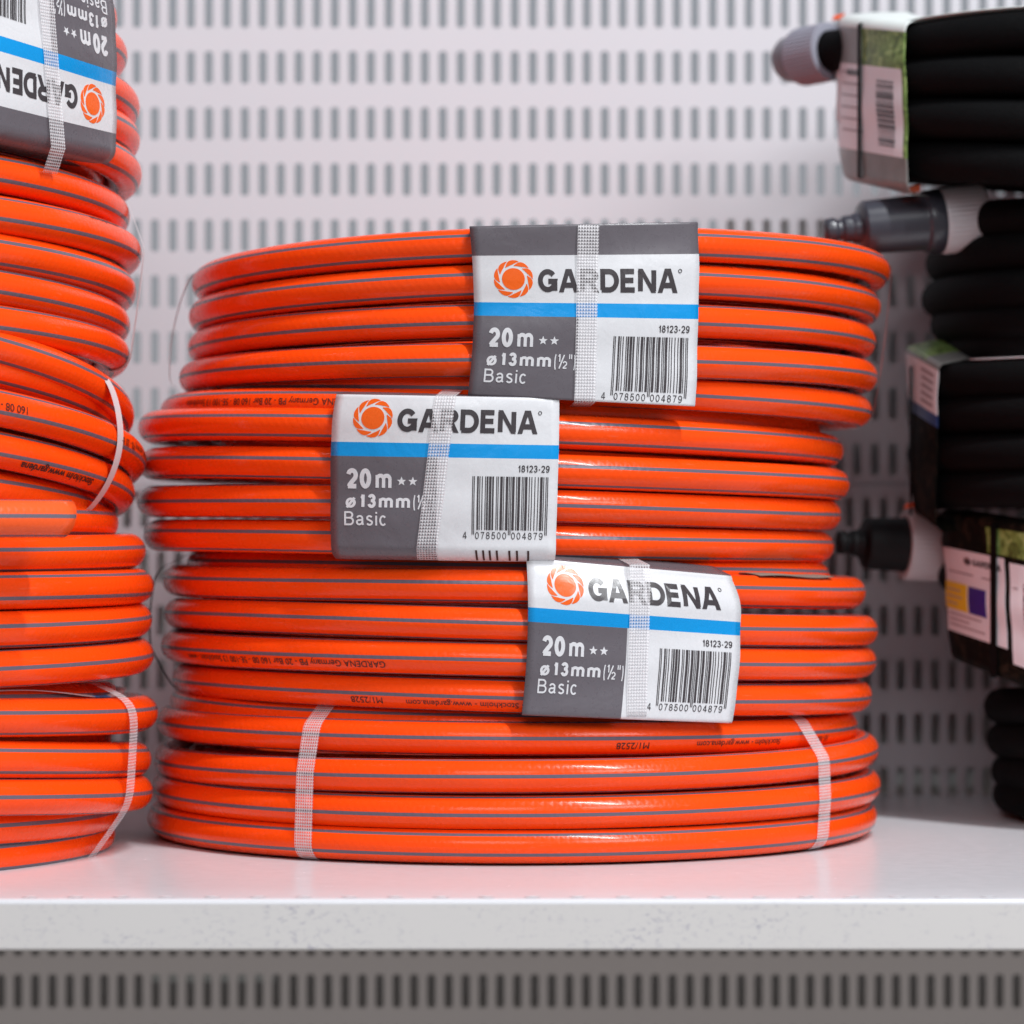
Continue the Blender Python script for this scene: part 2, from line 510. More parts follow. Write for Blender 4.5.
LC = ['0001101', '0011001', '0010011', '0111101', '0100011', '0110001', '0101111', '0111011', '0110111', '0001011']
PAR = {'4': 'LGLLGG'}
def ean(code):
    out = '101'
    for ch, p in zip(code[1:7], PAR[code[0]]):
        c = LC[int(ch)]
        if p == 'G':
            c = ''.join('1' if x == '0' else '0' for x in c)[::-1]
        out += c
    out += '01010'
    for ch in code[7:]:
        out += ''.join('1' if x == '0' else '0' for x in LC[int(ch)])
    return out + '101'

def barcode(mb, S, u0, u1, v0, v1, vg, m, bits, horiz=True):
    n = len(bits)
    i = 0
    while i < n:
        if bits[i] == '1':
            j = i
            while j < n and bits[j] == '1':
                j += 1
            guard = (i < 3 or i >= n - 3 or 45 <= i < 50)
            b = vg if guard else v1
            ua, ub = u0 + (u1 - u0) * i / n, u0 + (u1 - u0) * j / n
            if horiz:
                k = 14
                for q in range(k):
                    va, vb = v0 + (b - v0) * q / k, v0 + (b - v0) * (q + 1) / k
                    mb.poly([S(ua, va, .0002), S(ua, vb, .0002), S(ub, vb, .0002), S(ub, va, .0002)], m)
            else:
                va, vb = v0 + (v1 - v0) * i / n, v0 + (v1 - v0) * j / n
                for q in range(5):
                    a_, b_ = u0 + (u1 - u0) * q / 5, u0 + (u1 - u0) * (q + 1) / 5
                    mb.poly([S(a_, va, .00025), S(a_, vb, .00025), S(b_, vb, .00025), S(b_, va, .00025)], m)
            i = j
        else:
            i += 1

# ------------------------------------------------------------------ coils
class Ring:
    pass

def solve_plane(pts):
    """z = A + B cos + C sin through 2 or 3 (angle, z) points; of all planes through two points take the least tilted"""
    if len(pts) == 3:
        import numpy as np
        m = np.array([[1, math.cos(a), math.sin(a)] for a, z in pts])
        return tuple(np.linalg.solve(m, np.array([z for a, z in pts])))
    (a, za), (b, zb) = pts
    d = (math.cos(a) - math.cos(b), math.sin(a) - math.sin(b))
    L = d[0] ** 2 + d[1] ** 2
    k = (za - zb) / L
    B, C = k * d[0], k * d[1]
    return (za - B * math.cos(a) - C * math.sin(a), B, C)

class Coil:
    def __init__(self, C, r, group):
        self.C, self.r, self.rings = C, r, []

    def ring_lr(self, xl, xr, pts, phase=None, inner=3, twist=0.0, amp=1.0):
        """ring whose outline spans xl..xr; pts: list of (px, py) the centre line passes (xl / xr ends or a front px)"""
        aL, aR = math.atan((xl - 512) / F), math.atan((xr - 512) / F)
        mu, al = (aL + aR) / 2, (aR - aL) / 2
        dist = self.C / math.cos(mu)
        g = Ring()
        g.R = dist * math.sin(al) - self.r
        g.cx, g.cy = self.C * math.tan(mu), self.C
        ap = []
        for px, py in pts:
            k = (px - 512) / F
            if px <= xl + 1 or px >= xr - 1:       # tangent end
                s = -1 if px <= xl + 1 else 1
                th = (0 if s > 0 else PI) + mu * 0 - s * 0.0
                # tangency angle on the circle
                th = -mu + (math.asin(min(1, (g.R + self.r) / dist)) * -1 if False else 0) + (0 if s > 0 else PI)
                Y = g.cy + g.R * math.sin(th)
                Y = g.cy - (g.R ** 2) / g.cy
                th = (-math.acos(max(-1, min(1, 1))) if False else -math.asin(min(1, (g.cy - Y) / g.R)))
                th = th if s > 0 else -PI - th
            else:                                   # front crossing of this picture column (outer surface)
                Ro = g.R + self.r
                a = 1 + k * k
                b = -2 * (k * g.cx + g.cy)
                c = g.cx ** 2 + g.cy ** 2 - Ro ** 2
                disc = max(0.0, b * b - 4 * a * c)
                Y = (-b - math.sqrt(disc)) / (2 * a)
                th = math.atan2(Y - g.cy, k * Y - g.cx)
            z = CAMZ + (HY - py) / F * Y
            ap.append((th, z))
        g.A, g.B, g.Cc = solve_plane(ap)
        g.phase = random.uniform(0, 72) if phase is None else phase
        g.twist, g.inner = twist, inner
        g.w = [(random.uniform(-1, 1) * 0.0005 * amp, random.uniform(0, 2 * PI)) for _ in range(2)]
        self.rings.append(g)
        return g

    def rho_z(self, g, th, k=0):
        wz = g.w[0][0] * math.cos(3 * th + g.w[0][1])
        wr = g.w[1][0] * math.cos(2 * th + g.w[1][1])
        return g.R + wr - k * 2.02 * self.r, g.A + g.B * math.cos(th) + g.Cc * math.sin(th) + wz

    def pos(self, g, th, phi, rr, k=0):
        rho, z = self.rho_z(g, th, k)
        q = rho + rr * math.cos(phi)
        return (g.cx + q * math.cos(th), g.cy + q * math.sin(th), z + rr * math.sin(phi))

    def settle(self, zmin=None):
        """lift the whole coil so that nothing sinks below zmin"""
        lo = min(self.rho_z(g, th, 0)[1] for g in self.rings for th in [i * PI / 18 for i in range(36)]) - self.r
        if zmin is not None and lo < zmin:
            for g in self.rings:
                t = min(self.rho_z(g, th)[1] for th in [i * PI / 18 for i in range(36)]) - self.r
                if t < zmin:
                    s = math.hypot(g.B, g.Cc)
                    need = zmin - t
                    f = max(0.0, 1 - need / max(s, 1e-6))
                    g.B *= f
                    g.Cc *= f

    def hose(self, mb, m, segs=150, msegs=22):
        L0 = random.uniform(0, 1)
        for g in self.rings:
            for k in range(g.inner):
                n, q = (segs, msegs) if k == 0 else (72, 10)
                idx = [[mb.vert(self.pos(g, 2 * PI * i / n, 2 * PI * j / q, self.r, k)) for j in range(q)] for i in range(n)]
                ph = g.phase if k == 0 else random.uniform(0, 72)
                R = g.R - k * 2 * self.r
                for i in range(n):
                    for j in range(q):
                        i2, j2 = (i + 1) % n, (j + 1) % q
                        # twist vanishes at the back so that the winding closes
                        def uvp(a, b):
                            th = 2 * PI * a / n
                            tw = g.twist * math.cos(th)
                            return (L0 + R * th, b / q - (ph + tw) / 360.0)
                        mb.face((idx[i][j], idx[i2][j], idx[i2][j2], idx[i][j2]), m,
                                [uvp(i, j), uvp(i + 1, j), uvp(i + 1, j + 1), uvp(i, j + 1)], True)

    def centre(self):
        n = len(self.rings)
        return sum(g.cx for g in self.rings) / n, sum(g.cy for g in self.rings) / n

    def hull(self, th, eps, extra=()):
        cx, cy = self.centre()
        er = (math.cos(th), math.sin(th))
        pts = list(extra)
        for g in self.rings:
            for k in (0, g.inner - 1):
                rho, z = self.rho_z(g, th, k)
                rho += (g.cx - cx) * er[0] + (g.cy - cy) * er[1]
                for j in range(28):
                    a = 2 * PI * j / 28
                    pts.append((rho + (self.r + eps) * math.cos(a), z + (self.r + eps) * math.sin(a)))
        pts = sorted(set(pts))
        def half(ps):
            h = []
            for p in ps:
                while len(h) >= 2 and (h[-1][0] - h[-2][0]) * (p[1] - h[-2][1]) - (h[-1][1] - h[-2][1]) * (p[0] - h[-2][0]) <= 0:
                    h.pop()
                h.append(p)
            return h
        lo, up = half(pts), half(pts[::-1])
        return lo[:-1] + up[:-1]

    def theta_at(self, px, Rl=None):
        """angle on the outer surface where the picture column px meets the near side"""
        cx, cy = self.centre()
        Ro = Rl or max(g.R for g in self.rings) + self.r
        k = (px - 512) / F
        a, b, c = 1 + k * k, -2 * (k * cx + cy), cx ** 2 + cy ** 2 - Ro ** 2
        Y = (-b - math.sqrt(max(0, b * b - 4 * a * c))) / (2 * a)
        return math.atan2(Y - cy, k * Y - cx)

    def strap(self, th, width, m, tilt=0.0, eps=0.0005, extra=(), bulge=0.0, soft=0):
        """band that goes once round the bundle of windings in the radial plane th"""
        cx, cy = self.centre()
        h = self.hull(th, eps, extra)
        dense = []
        for a, b in zip(h, h[1:] + h[:1]):
            L = math.hypot(b[0] - a[0], b[1] - a[1])
            k = max(1, int(L / 0.003))
            for i in range(k):
                dense.append((a[0] + (b[0] - a[0]) * i / k, a[1] + (b[1] - a[1]) * i / k))
        for _ in range(soft):
            n = len(dense)
            dense = [((dense[i - 1][0] + 2 * dense[i][0] + dense[(i + 1) % n][0]) / 4, (dense[i - 1][1] + 2 * dense[i][1] + dense[(i + 1) % n][1]) / 4) for i in range(n)]
        zs = [p[1] for p in dense]
        zm, hz = (max(zs) + min(zs)) / 2, (max(zs) - min(zs)) / 2
        rm = sum(p[0] for p in dense) / len(dense)
        mb = MB()
        er, et = (math.cos(th), math.sin(th)), (-math.sin(th), math.cos(th))
        s = 0.0
        L, Rr = [], []
        ss = []
        for i, p in enumerate(dense):
            if i:
                s += math.hypot(p[0] - dense[i - 1][0], p[1] - dense[i - 1][1])
            ss.append(s)
            q = p[0] + (bulge * max(0.0, 1 - ((p[1] - zm) / hz) ** 2) if p[0] > rm else 0.0)
            sh = tilt * (p[1] - zm)
            for lst, sg in ((L, -1), (Rr, 1)):
                w = sg * width / 2 + sh
                lst.append(mb.vert((cx + q * er[0] + w * et[0], cy + q * er[1] + w * et[1], p[1])))
        n = len(dense)
        for i in range(n):
            j = (i + 1) % n
            s2 = ss[j] if j else s + 0.004
            mb.face((L[i], Rr[i], Rr[j], L[j]), m, [(ss[i], 0), (ss[i], width), (s2, width), (s2, 0)], True)
        return mb

    def text(self, mb, body, g, px0, phi, size, m, flip=True, bold=0.0, maxlen=None):
        """small print on the hose: starts at picture column px0; flip: upside down, running leftwards"""
        cu = bpy.data.curves.new('print', 'FONT')
        cu.body = body
        cu.size = size
        cu.offset = bold
        o = bpy.data.objects.new('print', cu)
        col.objects.link(o)
        me = o.to_mesh()
        vs = [tuple(v.co) for v in me.vertices]
        ps = [tuple(p.vertices) for p in me.polygons]
        o.to_mesh_clear()
        bpy.data.objects.remove(o)
        bpy.data.curves.remove(cu)
        th0 = self.theta_at(px0)
        hgt = size * 0.36
        base = len(mb.v)
        for x, y, z in vs:
            y -= hgt
            d = (-x if flip else x) / (g.R + self.r)
            p = phi + (-y if flip else y) / self.r
            mb.vert(self.pos(g, th0 + d, p, self.r + 0.00018))
        for p in ps:
            mb.face([base + i for i in p], m)

def finish_coil(c, name, label, cat, group):
    cx, cy = c.centre()
    zb = min(g.A for g in c.rings) - c.r
    e = empty(name, (cx, cy, zb))
    tag(e, label, cat, group)
    return e

def put(mb, name, parent):
    return mb.build(name, parent, parent.location)

# ------------------------------------------------------------------ sheets that lie round the outside of a coil
class Sheet:
    """card wrapped on the vertical cylinder round a coil; main face placed from four corners, folded over top and bottom"""
    def __init__(self, coil, quad, va, vb, Rl=None, bowl=0.0, bowr=0.0, cu=0.0, fold_top=(0.003, 0.03, 0.25), fold_bot=(0.004, 0.02, 0.0), mmv=0.080, lean=0.0, out=0.0010, curl=0.0, seed=1.0):
        self.curl, self.seed = curl, seed
        self.c, self.q, self.va, self.vb = coil, quad, va, vb
        self.cx, self.cy = coil.centre()
        if Rl is None:
            pa, pb = min(p[0] for p in quad), max(p[0] for p in quad)
            Rl = max(p[0] for i in range(9) for p in coil.hull(coil.theta_at(pa + (pb - pa) * i / 8), 0)) + out
        self.R, self.bowl, self.bowr, self.cu = Rl, bowl, bowr, cu
        self.ft, self.fb, self.mmv, self.lean = fold_top, fold_bot, mmv, lean

    def face_pt(self, u, v, off):
        t = (v - self.va) / (self.vb - self.va)
        TL, TR, BR, BL = self.q
        uu = u + self.cu * u * (u - 1)
        l = (TL[0] + (BL[0] - TL[0]) * t + self.bowl * 4 * t * (1 - t), TL[1] + (BL[1] - TL[1]) * t)
        r = (TR[0] + (BR[0] - TR[0]) * t + self.bowr * 4 * t * (1 - t), TR[1] + (BR[1] - TR[1]) * t)
        px, py = l[0] + (r[0] - l[0]) * uu, l[1] + (r[1] - l[1]) * uu
        R = self.R + self.lean * (t - 0.5)
        k = (px - 512) / F
        a, b, c = 1 + k * k, -2 * (k * self.cx + self.cy), self.cx ** 2 + self.cy ** 2 - R ** 2
        Y = (-b - math.sqrt(max(0, b * b - 4 * a * c))) / (2 * a)
        p = at(px, py, Y)
        er = Vector((p.x - self.cx, p.y - self.cy, 0)).normalized()
        bow = 0.00035 * math.sin(5.1 * u + 9.0 * v + self.seed) + 0.00022 * math.sin(21.0 * v + 2.0 * u + 2 * self.seed)
        if self.curl:
            bow -= self.curl * max(0.0, self.va + 0.20 - v) ** 2
        return p + er * bow, er

    def S(self, u, v, off=0.0):
        vv = min(max(v, self.va), self.vb)
        p, er = self.face_pt(u, vv, off)
        if self.va <= v <= self.vb:
            return p + er * off
        top = v < self.va
        sgn = -1.0 if (self.q[0][1] > self.q[3][1]) else 1.0        # sheet hung upside down
        d = (self.va - v if top else v - self.vb) * self.mmv
        rf, back, slope = self.ft if top else self.fb
        up = (1 if top else -1) * sgn
        L = rf * PI / 2
        if d < L:
            a = d / rf
            dr, dz = -rf * (1 - math.cos(a)), rf * math.sin(a)
            nr, nz = math.cos(a), math.sin(a)
        else:
            x = d - L
            dr, dz = -rf - x, rf + slope * min(x, 0.012)
            nr, nz = 0.0, 1.0
        return p + er * (dr + nr * off) + Vector((0, 0, up * (dz + nz * off)))

    def grid(self, mb, us, vs, colour):
        """us, vs: break lines; colour(u, v) gives the print on each field"""
        def dense(a, n):
            out = []
            for x, y in zip(a, a[1:]):
                k = max(1, int(abs(y - x) / n + 0.999))
                out += [x + (y - x) * i / k for i in range(k)]
            return out + [a[-1]]
        U, V = dense(us, 0.04), dense(vs, 0.010)
        ix = [[mb.vert(self.S(u, v)) for v in V] for u in U]
        for i in range(len(U) - 1):
            for j in range(len(V) - 1):
                m = colour((U[i] + U[i + 1]) / 2, (V[j] + V[j + 1]) / 2)
                mb.face((ix[i][j], ix[i][j + 1], ix[i + 1][j + 1], ix[i + 1][j]), m, None, True)

EAN = ean('4078500004879')

def hose_label(sh, vtop, vbot, pv=0.0, bars=False, strip_grey=True):
    mb = MB()
    def colour(u, v):
        if v < .172:
            return M['grey']
        if v < .448:
            return M['white']
        if v < .528:
            return M['blue']
        return M['grey'] if u < .468 else M['white']
    vs = sorted({vtop, vbot, .172, .448, .528, sh.va, sh.vb})
    vs = [v for v in vs if vtop <= v <= vbot]
    sh.grid(mb, [0, .468, 1], vs, colour)
    S = sh.S
    emblem(mb, S, .178, .31, .088, .111, M['lorange'])
    lettering(mb, 'GARDENA', S, .287, .905, .252, .386, .225, M['dark'], .075)
    # registered mark
    strip(mb, arc(.915, .265, .007, .010, 0, 360, 14), .0025, lambda a, b, o: S(a, b, o), M['dark'], .00012)
    lettering(mb, '20', S, .070, .178, .597, .712, .225, M['white'], .10)
    lettering(mb, 'm', S, .198, .268, .597, .712, .20, M['white'], .1)
    star(mb, S, .312, .668, .021, .027, M['white'])
    star(mb, S, .362, .668, .021, .027, M['white'])
    lettering(mb, '\u00f8', S, .066, .112, .742, .822, .17, M['white'])
    lettering(mb, '13', S, .128, .200, .742, .822, .22, M['white'], .2)
    lettering(mb, 'mm', S, .214, .352, .742, .822, .20, M['white'], .22)
    lettering(mb, '(', S, .366, .379, .742, .828, .10, M['white'])
    lettering(mb, '1', S, .381, .395, .742, .788, .16, M['white'])
    strip(mb, [(.389, .826), (.410, .746)], .006, lambda a, b, o: S(a, b, o), M['white'], .00013)
    lettering(mb, '2', S, .404, .424, .782, .826, .16, M['white'])
    lettering(mb, '"', S, .430, .446, .742, .822, .10, M['white'])
    lettering(mb, ')', S, .449, .461, .742, .828, .10, M['white'])
    lettering(mb, 'Basic', S, .062, .250, .842, .922, .125, M['white'], .16)
    lettering(mb, '18123-29', S, .824, .962, .566, .606, .15, M['dark'], .13)
    barcode(mb, S, .625, .958, .632, .938, .965, M['dark'], EAN)
    lettering(mb, '4', S, .585, .603, .950, .990, .11, M['dark'])
    lettering(mb, '078500', S, .640, .778, .950, .990, .11, M['dark'], .28)
    lettering(mb, '004879', S, .800, .940, .950, .990, .11, M['dark'], .28)
    if bars:
        for k, u in enumerate((.64, .671, .70, .732, .788, .822, .872)):
            for j in range(8):
                p, q = j / 8, (j + 1) / 8
                f = lambda x, y: S(u + x + .004 * y, 1.055 + .075 * y, .00025)
                mb.poly([f(0, p), f(0, q), f(.009, q), f(.009, p)], M['ink'])
    return mb

def thick(o, t):
    md = o.modifiers.new('thickness', 'SOLIDIFY')
    md.thickness = t
    md.offset = -1

# =================================================================== THE MIDDLE STACK
CM = 1.68
RH = 0.0079
GM = 'orange hose coils stacked in the middle of the shelf'
FX = 512

# ---- bottom coil
c4 = Coil(CM, RH, GM)
c4.ring_lr(170, 828, [(170, 703), (FX, 727), (828, 712)], 40, 2)
L = [(157, 857, 721, 739.5, 726, 3), (153, 879.6, 758, 778, 750, 3), (152, 881, 787, 814, 785, -5), (147, 877, 817, 848, 816, 46)]
for xl, xr, yl, yf, yr, ph in L:
    c4.ring_lr(xl, xr, [(xl, yl), (FX, yf), (xr, yr)], ph, 3)
c4.settle(0.0006)
e4 = finish_coil(c4, 'hose_coil', 'bottom orange hose coil of the middle stack, two woven straps over bare windings', 'hose', GM)
mb = MB()
c4.hose(mb, M['orange'])
c4.text(mb, 'M1/2528', c4.rings[1], 661, rad(-24), 0.0047, M['ink'])
c4.text(mb, 'Stockholm - www.gardena.com', c4.rings[1], 797, rad(-22), 0.0042, M['ink'])
c4.text(mb, '5E-100 13', c4.rings[1], 846, rad(-22), 0.0042, M['ink'])
c4.text(mb, '20 Bar 160', c4.rings[2], 874, rad(-34), 0.0042, M['ink'])
put(mb, 'hose', e4)
put(c4.strap(c4.theta_at(303), 0.0098, M['weave'], 0.0), 'strap', e4)
put(c4.strap(c4.theta_at(821), 0.0104, M['weave'], 0.0), 'strap', e4)
# its label lies flat between the coils; only the edge shows
def flat_label(coil, th0, th1, r0, r1, zf, m):
    mb = MB()
    cx, cy = coil.centre()
    n, k = 12, 4
    ix = [[mb.vert((cx + (r0 + (r1 - r0) * j / k) * math.cos(th0 + (th1 - th0) * i / n), cy + (r0 + (r1 - r0) * j / k) * math.sin(th0 + (th1 - th0) * i / n), zf(i / n, j / k))) for j in range(k + 1)] for i in range(n + 1)]
    for i in range(n):
        for j in range(k):
            mb.face((ix[i][j], ix[i][j + 1], ix[i + 1][j + 1], ix[i + 1][j]), m, None, True)
    return mb

# ---- third coil
c3 = Coil(CM, RH, GM)
c3.ring_lr(186, 830, [(186, 566), (FX, 571), (830, 577)], 20, 3)
L = [(162, 866, 580, 588, 592, 14), (164, 878, 613, 625, 631, 6), (161, 876, 645, 661, 661, 0), (172, 872, 677, 696.5, 695, -6)]
for xl, xr, yl, yf, yr, ph in L:
    c3.ring_lr(xl, xr, [(xl, yl), (FX, yf), (xr, yr)], ph, 3)
e3 = finish_coil(c3, 'hose_coil', 'orange hose coil second from the shelf in the middle stack, glossy label tilted', 'hose', GM)
mb = MB()
c3.hose(mb, M['orange'])
c3.text(mb, 'GARDENA Germany PB - 20 Bar 160 08 - 5E-100 13 Stockholm - www', c3.rings[3], 383, rad(-26), 0.0046, M['ink'])
c3.text(mb, 'M1/2528', c3.rings[4], 373, rad(-30), 0.0047, M['ink'])
c3.text(mb, '13 Stockholm - www.gardena.com', c3.rings[4], 525, rad(-34), 0.0042, M['ink'])
put(mb, 'hose', e3)
sh = Sheet(c3, ((527, 562.5), (741, 580.5), (733, 720), (522, 712)), .2, 1.03, bowl=3, bowr=3, curl=0.16, seed=2.2, fold_top=(0.0030, 0.03, 0.30), fold_bot=(0.0016, 0.01, 0.0))
o = put(hose_label(sh, -.30, 1.3), 'label', e3)
thick(o, 0.0002)
thl = c3.theta_at(637)
put(c3.strap(thl, 0.0098, M['weave'], 0.03, extra=[(sh.R - .001, CAMZ + (HY - 565) / F * 1.49), (sh.R + .0011, CAMZ + (HY - 588) / F * 1.49), (sh.R + .0011, CAMZ + (HY - 718) / F * 1.49)]), 'strap', e3)
put(c3.strap(PI + .02, 0.0092, M['darkstrap'], 0.0, bulge=0.006), 'strap', e3)

# ---- second coil
c2 = Coil(CM, RH, GM)
c2.ring_lr(160, 822, [(160, 412), (FX, 409), (822, 436)], 45, 2)
L = [(137, 844.5, 428, 429.5, 451, 31), (138, 850, 464, 469, 485, 17), (137, 841, 501, 505, 515, 0), (143, 834, 535, 541, 547, 17)]
for xl, xr, yl, yf, yr, ph in L:
    c2.ring_lr(xl, xr, [(xl, yl), (FX, yf), (xr, yr)], ph, 3)
e2 = finish_coil(c2, 'hose_coil', 'orange hose coil in the middle stack whose label edge folds under in short bars', 'hose', GM)
mb = MB()
c2.hose(mb, M['orange'])
c2.text(mb, 'GARDENA Germany PB - 20 Bar 160 08 - 5E-100 13 Stockholm', c2.rings[0], 352, rad(8), 0.0046, M['ink'])
put(mb, 'hose', e2)
sh = Sheet(c2, ((334, 398), (560, 402), (556, 547), (331, 544)), .2, 1.03, bowl=-2, bowr=0, curl=0.04, seed=4.0, fold_top=(0.0022, 0.03, 0.10), fold_bot=(0.007, 0.02, 0.0))
o = put(hose_label(sh, -.30, 1.35, bars=True), 'label', e2)
thick(o, 0.0002)
put(c2.strap(c2.theta_at(437), 0.0098, M['weave'], 0.12, extra=[(sh.R - .0005, CAMZ + (HY - 395) / F * 1.49), (sh.R + .0013, CAMZ + (HY - 410) / F * 1.49), (sh.R + .0013, CAMZ + (HY - 549) / F * 1.49), (sh.R - .004, CAMZ + (HY - 560) / F * 1.49)]), 'strap', e2)
put(c2.strap(-.10, 0.0092, M['weave'], 0.0, bulge=0.002), 'strap', e2)

# ---- top coil
c1 = Coil(CM, RH, GM)
L = [(192.5, 889.5, 284, 243, 272, 32), (188.6, 881, 317, 280, 307, 22), (187, 876.5, 348, 318.5, 342, -13), (179, 877.5, 378, 359, 377, -2)]
c1.ring_lr(262, 815, [(262, 396), (FX, 390), (815, 403)], 20, 3)
for xl, xr, yl, yf, yr, ph in L:
    c1.ring_lr(xl, xr, [(xl, yl), (FX, yf), (xr, yr)], ph, 3)
c1.ring_lr(212, 872, [(212, 390), (700, 394), (872, 411)], -8, 2)
e1 = finish_coil(c1, 'hose_coil', 'topmost orange hose coil of the middle stack, label with a grey top band', 'hose', GM)
mb = MB()
c1.hose(mb, M['orange'])
put(mb, 'hose', e1)
sh = Sheet(c1, ((469.5, 227), (698, 222.5), (695, 405.5), (468, 394.5)), 0.0, 1.0, bowl=5, bowr=2, seed=0.4, fold_top=(0.0004, 0.05, -0.1), fold_bot=(0.0004, 0.01, 0.0))
o = put(hose_label(sh, -.55, 1.02), 'label', e1)
thick(o, 0.0002)
put(c1.strap(c1.theta_at(586), 0.0098, M['weave'], 0.02, extra=[(sh.R + .0011, CAMZ + (HY - 222.5) / F * 1.49), (sh.R + .0011, CAMZ + (HY - 401) / F * 1.49)]), 'strap', e1)
put(c1.strap(PI + .05, 0.0092, M['plainstrap'], 0.0, bulge=0.006), 'strap', e1)
put(c1.strap(-.06, 0.0092, M['plainstrap'], 0.0, bulge=0.001), 'strap', e1)

# =================================================================== THE LEFT STACK (cut by the picture edge)
CL = 1.585
RHL = 0.0086
GL_ = 'orange hose coils stacked at one end of the shelf'
def left_coil(specs, xl0):
    c = Coil(CL, RHL, GL_)
    for xr, yr, y0, ph, k in specs:
        c.ring_lr(xr - xl0, xr, [(0.0, y0), (xr, yr)], ph, k)
    return c
W = 772
l1 = left_coil([(122, 700, 702, 20, 3), (112, 737, 740, 20, 2), (158, 714, 719, 18, 3), (152, 760, 760, 32, 3), (153, 793, 799, 2, 3), (122, 816, 828, 10, 3), (116, 840, 860, 38, 3)], W)
l1.settle(0.0006)
el1 = finish_coil(l1, 'hose_coil', 'orange hose coil on the shelf beneath the coil with a cut hose end', 'hose', GL_)
mb = MB()
l1.hose(mb, M['orange'])
put(mb, 'hose', el1)
put(l1.strap(l1.theta_at(108), 0.0100, M['weave'], 0.0, eps=0.0022, soft=7), 'strap', el1)

l2 = left_coil([(118, 522, 520, 30, 2), (146, 552, 554, 15, 3), (155, 587, 591, 48, 3), (152, 622, 630, 12, 3), (153, 658, 670, 3, 3)], W)
el2 = finish_coil(l2, 'hose_coil', 'orange hose coil with its cut end lying across the front of the windings', 'hose', GL_)
mb = MB()
l2.hose(mb, M['orange'])
put(mb, 'hose', el2)
# the cut end: a hollow length of hose
def hose_end(p0, p1, p2, r, ri, m, mi, ph):
    mb = MB()
    n, q = 24, 22
    ctrl = [Vector(p) for p in (p0, p1, p2)]
    P = lambda t: ctrl[0] * (1 - t) ** 2 + ctrl[1] * 2 * t * (1 - t) + ctrl[2] * t * t
    T = lambda t: ((ctrl[1] - ctrl[0]) * (1 - t) + (ctrl[2] - ctrl[1]) * t).normalized()
    def ringv(t, rr, sl=0.0):
        d = T(t)
        side = d.cross(Vector((0, 0, 1))).normalized()      # towards the viewer
        up = side.cross(d).normalized()
        return [mb.vert(P(t) + side * rr * math.cos(2 * PI * j / q) + up * rr * math.sin(2 * PI * j / q) + d * sl * math.sin(2 * PI * j / q) * rr) for j in range(q)]
    rows = [ringv(i / n, r, 0.22 * (i / n) ** 6) for i in range(n + 1)]
    inr = [ringv(1.0, ri, 0.22), ringv(0.80, ri)]
    for i in range(n):
        for j in range(q):
            j2 = (j + 1) % q
            mb.face((rows[i][j], rows[i + 1][j], rows[i + 1][j2], rows[i][j2]), m,
                    [(i * .006, j / q - ph / 360), (i * .006 + .006, j / q - ph / 360), (i * .006 + .006, (j + 1) / q - ph / 360), (i * .006, (j + 1) / q - ph / 360)], True)
    for j in range(q):
        j2 = (j + 1) % q
        mb.face((rows[-1][j], inr[0][j], inr[0][j2], rows[-1][j2]), mi)
        mb.face((inr[0][j], inr[1][j], inr[1][j2], inr[0][j2]), mi, None, True)
    mb.face(inr[1], mi)
    return mb
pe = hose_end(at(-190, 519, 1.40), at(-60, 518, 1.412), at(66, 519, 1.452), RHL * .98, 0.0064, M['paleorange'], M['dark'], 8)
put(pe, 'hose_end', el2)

l3 = left_coil([(134, 399, 345, 20, 2), (122, 406, 366, 24, 3), (146, 448, 406, 52, 3), (135, 482, 447, 52, 3), (111, 508, 487, 20, 3)], W)
el3 = finish_coil(l3, 'hose_coil', 'sagging orange hose coil above the cut hose end, smooth white strap round it', 'hose', GL_)
mb = MB()
l3.hose(mb, M['orange'])
l3.text(mb, 'GARDENA Germany PB - 20 Bar', l3.rings[2], 131, rad(-2), 0.0050, M['ink'])
l3.text(mb, '160 08 -', l3.rings[2], 12, rad(0), 0.0050, M['ink'])
l3.text(mb, 'Stockholm www.gardena', l3.rings[3], 92, rad(-44), 0.0056, M['ink'], bold=0.0001)
put(mb, 'hose', el3)
put(l3.strap(-.25, 0.0075, M['plainstrap'], 0.0, eps=0.0022, soft=24), 'strap', el3)

l4 = left_coil([(131, 205, 171, 45, 3), (142, 244, 211, 52, 3), (136.5, 281, 249, 26, 3), (131, 315, 284, 48, 3), (131, 347, 321, 52, 3)], W)
el4 = finish_coil(l4, 'hose_coil', 'orange hose coil of bare windings just below the upside down label', 'hose', GL_)
mb = MB()
l4.hose(mb, M['orange'])
l4.text(mb, 'www.gardena.com', l4.rings[1], 116, rad(44), 0.0044, M['ink'])
put(mb, 'hose', el4)
put(l4.strap(.04, 0.0092, M['plainstrap'], 0.0, bulge=0.001), 'strap', el4)

l5 = left_coil([(117, 4, -34, 20, 3), (127, 43, 6, 50, 3), (140.5, 94, 50, 40, 3), (141, 128, 90, 10, 3), (142, 162, 122, 28, 3)], W)
el5 = finish_coil(l5, 'hose_coil', 'orange hose coil carrying an upside down label, topmost of its stack', 'hose', GL_)
mb = MB()
l5.hose(mb, M['orange'])
put(mb, 'hose', el5)
sh = Sheet(l5, ((115.5, 148), (-37, 114), (-37, -73), (112, -9)), .09, 1.0, cu=.16, out=0.0018, fold_top=(0.008, 0.02, 0.0), fold_bot=(0.003, 0.03, 0.0), mmv=0.080, bowl=3)
o = put(hose_label(sh, -.22, 1.15), 'label', el5)
thick(o, 0.0002)
put(l5.strap(l5.theta_at(40), 0.0098, M['weave'], -.12, extra=[(sh.R - .005, CAMZ + (HY - 163) / F * 1.45), (sh.R + .0011, CAMZ + (HY - 138) / F * 1.45), (sh.R + .0011, CAMZ + (HY + 40) / F * 1.45)]), 'strap', el5)

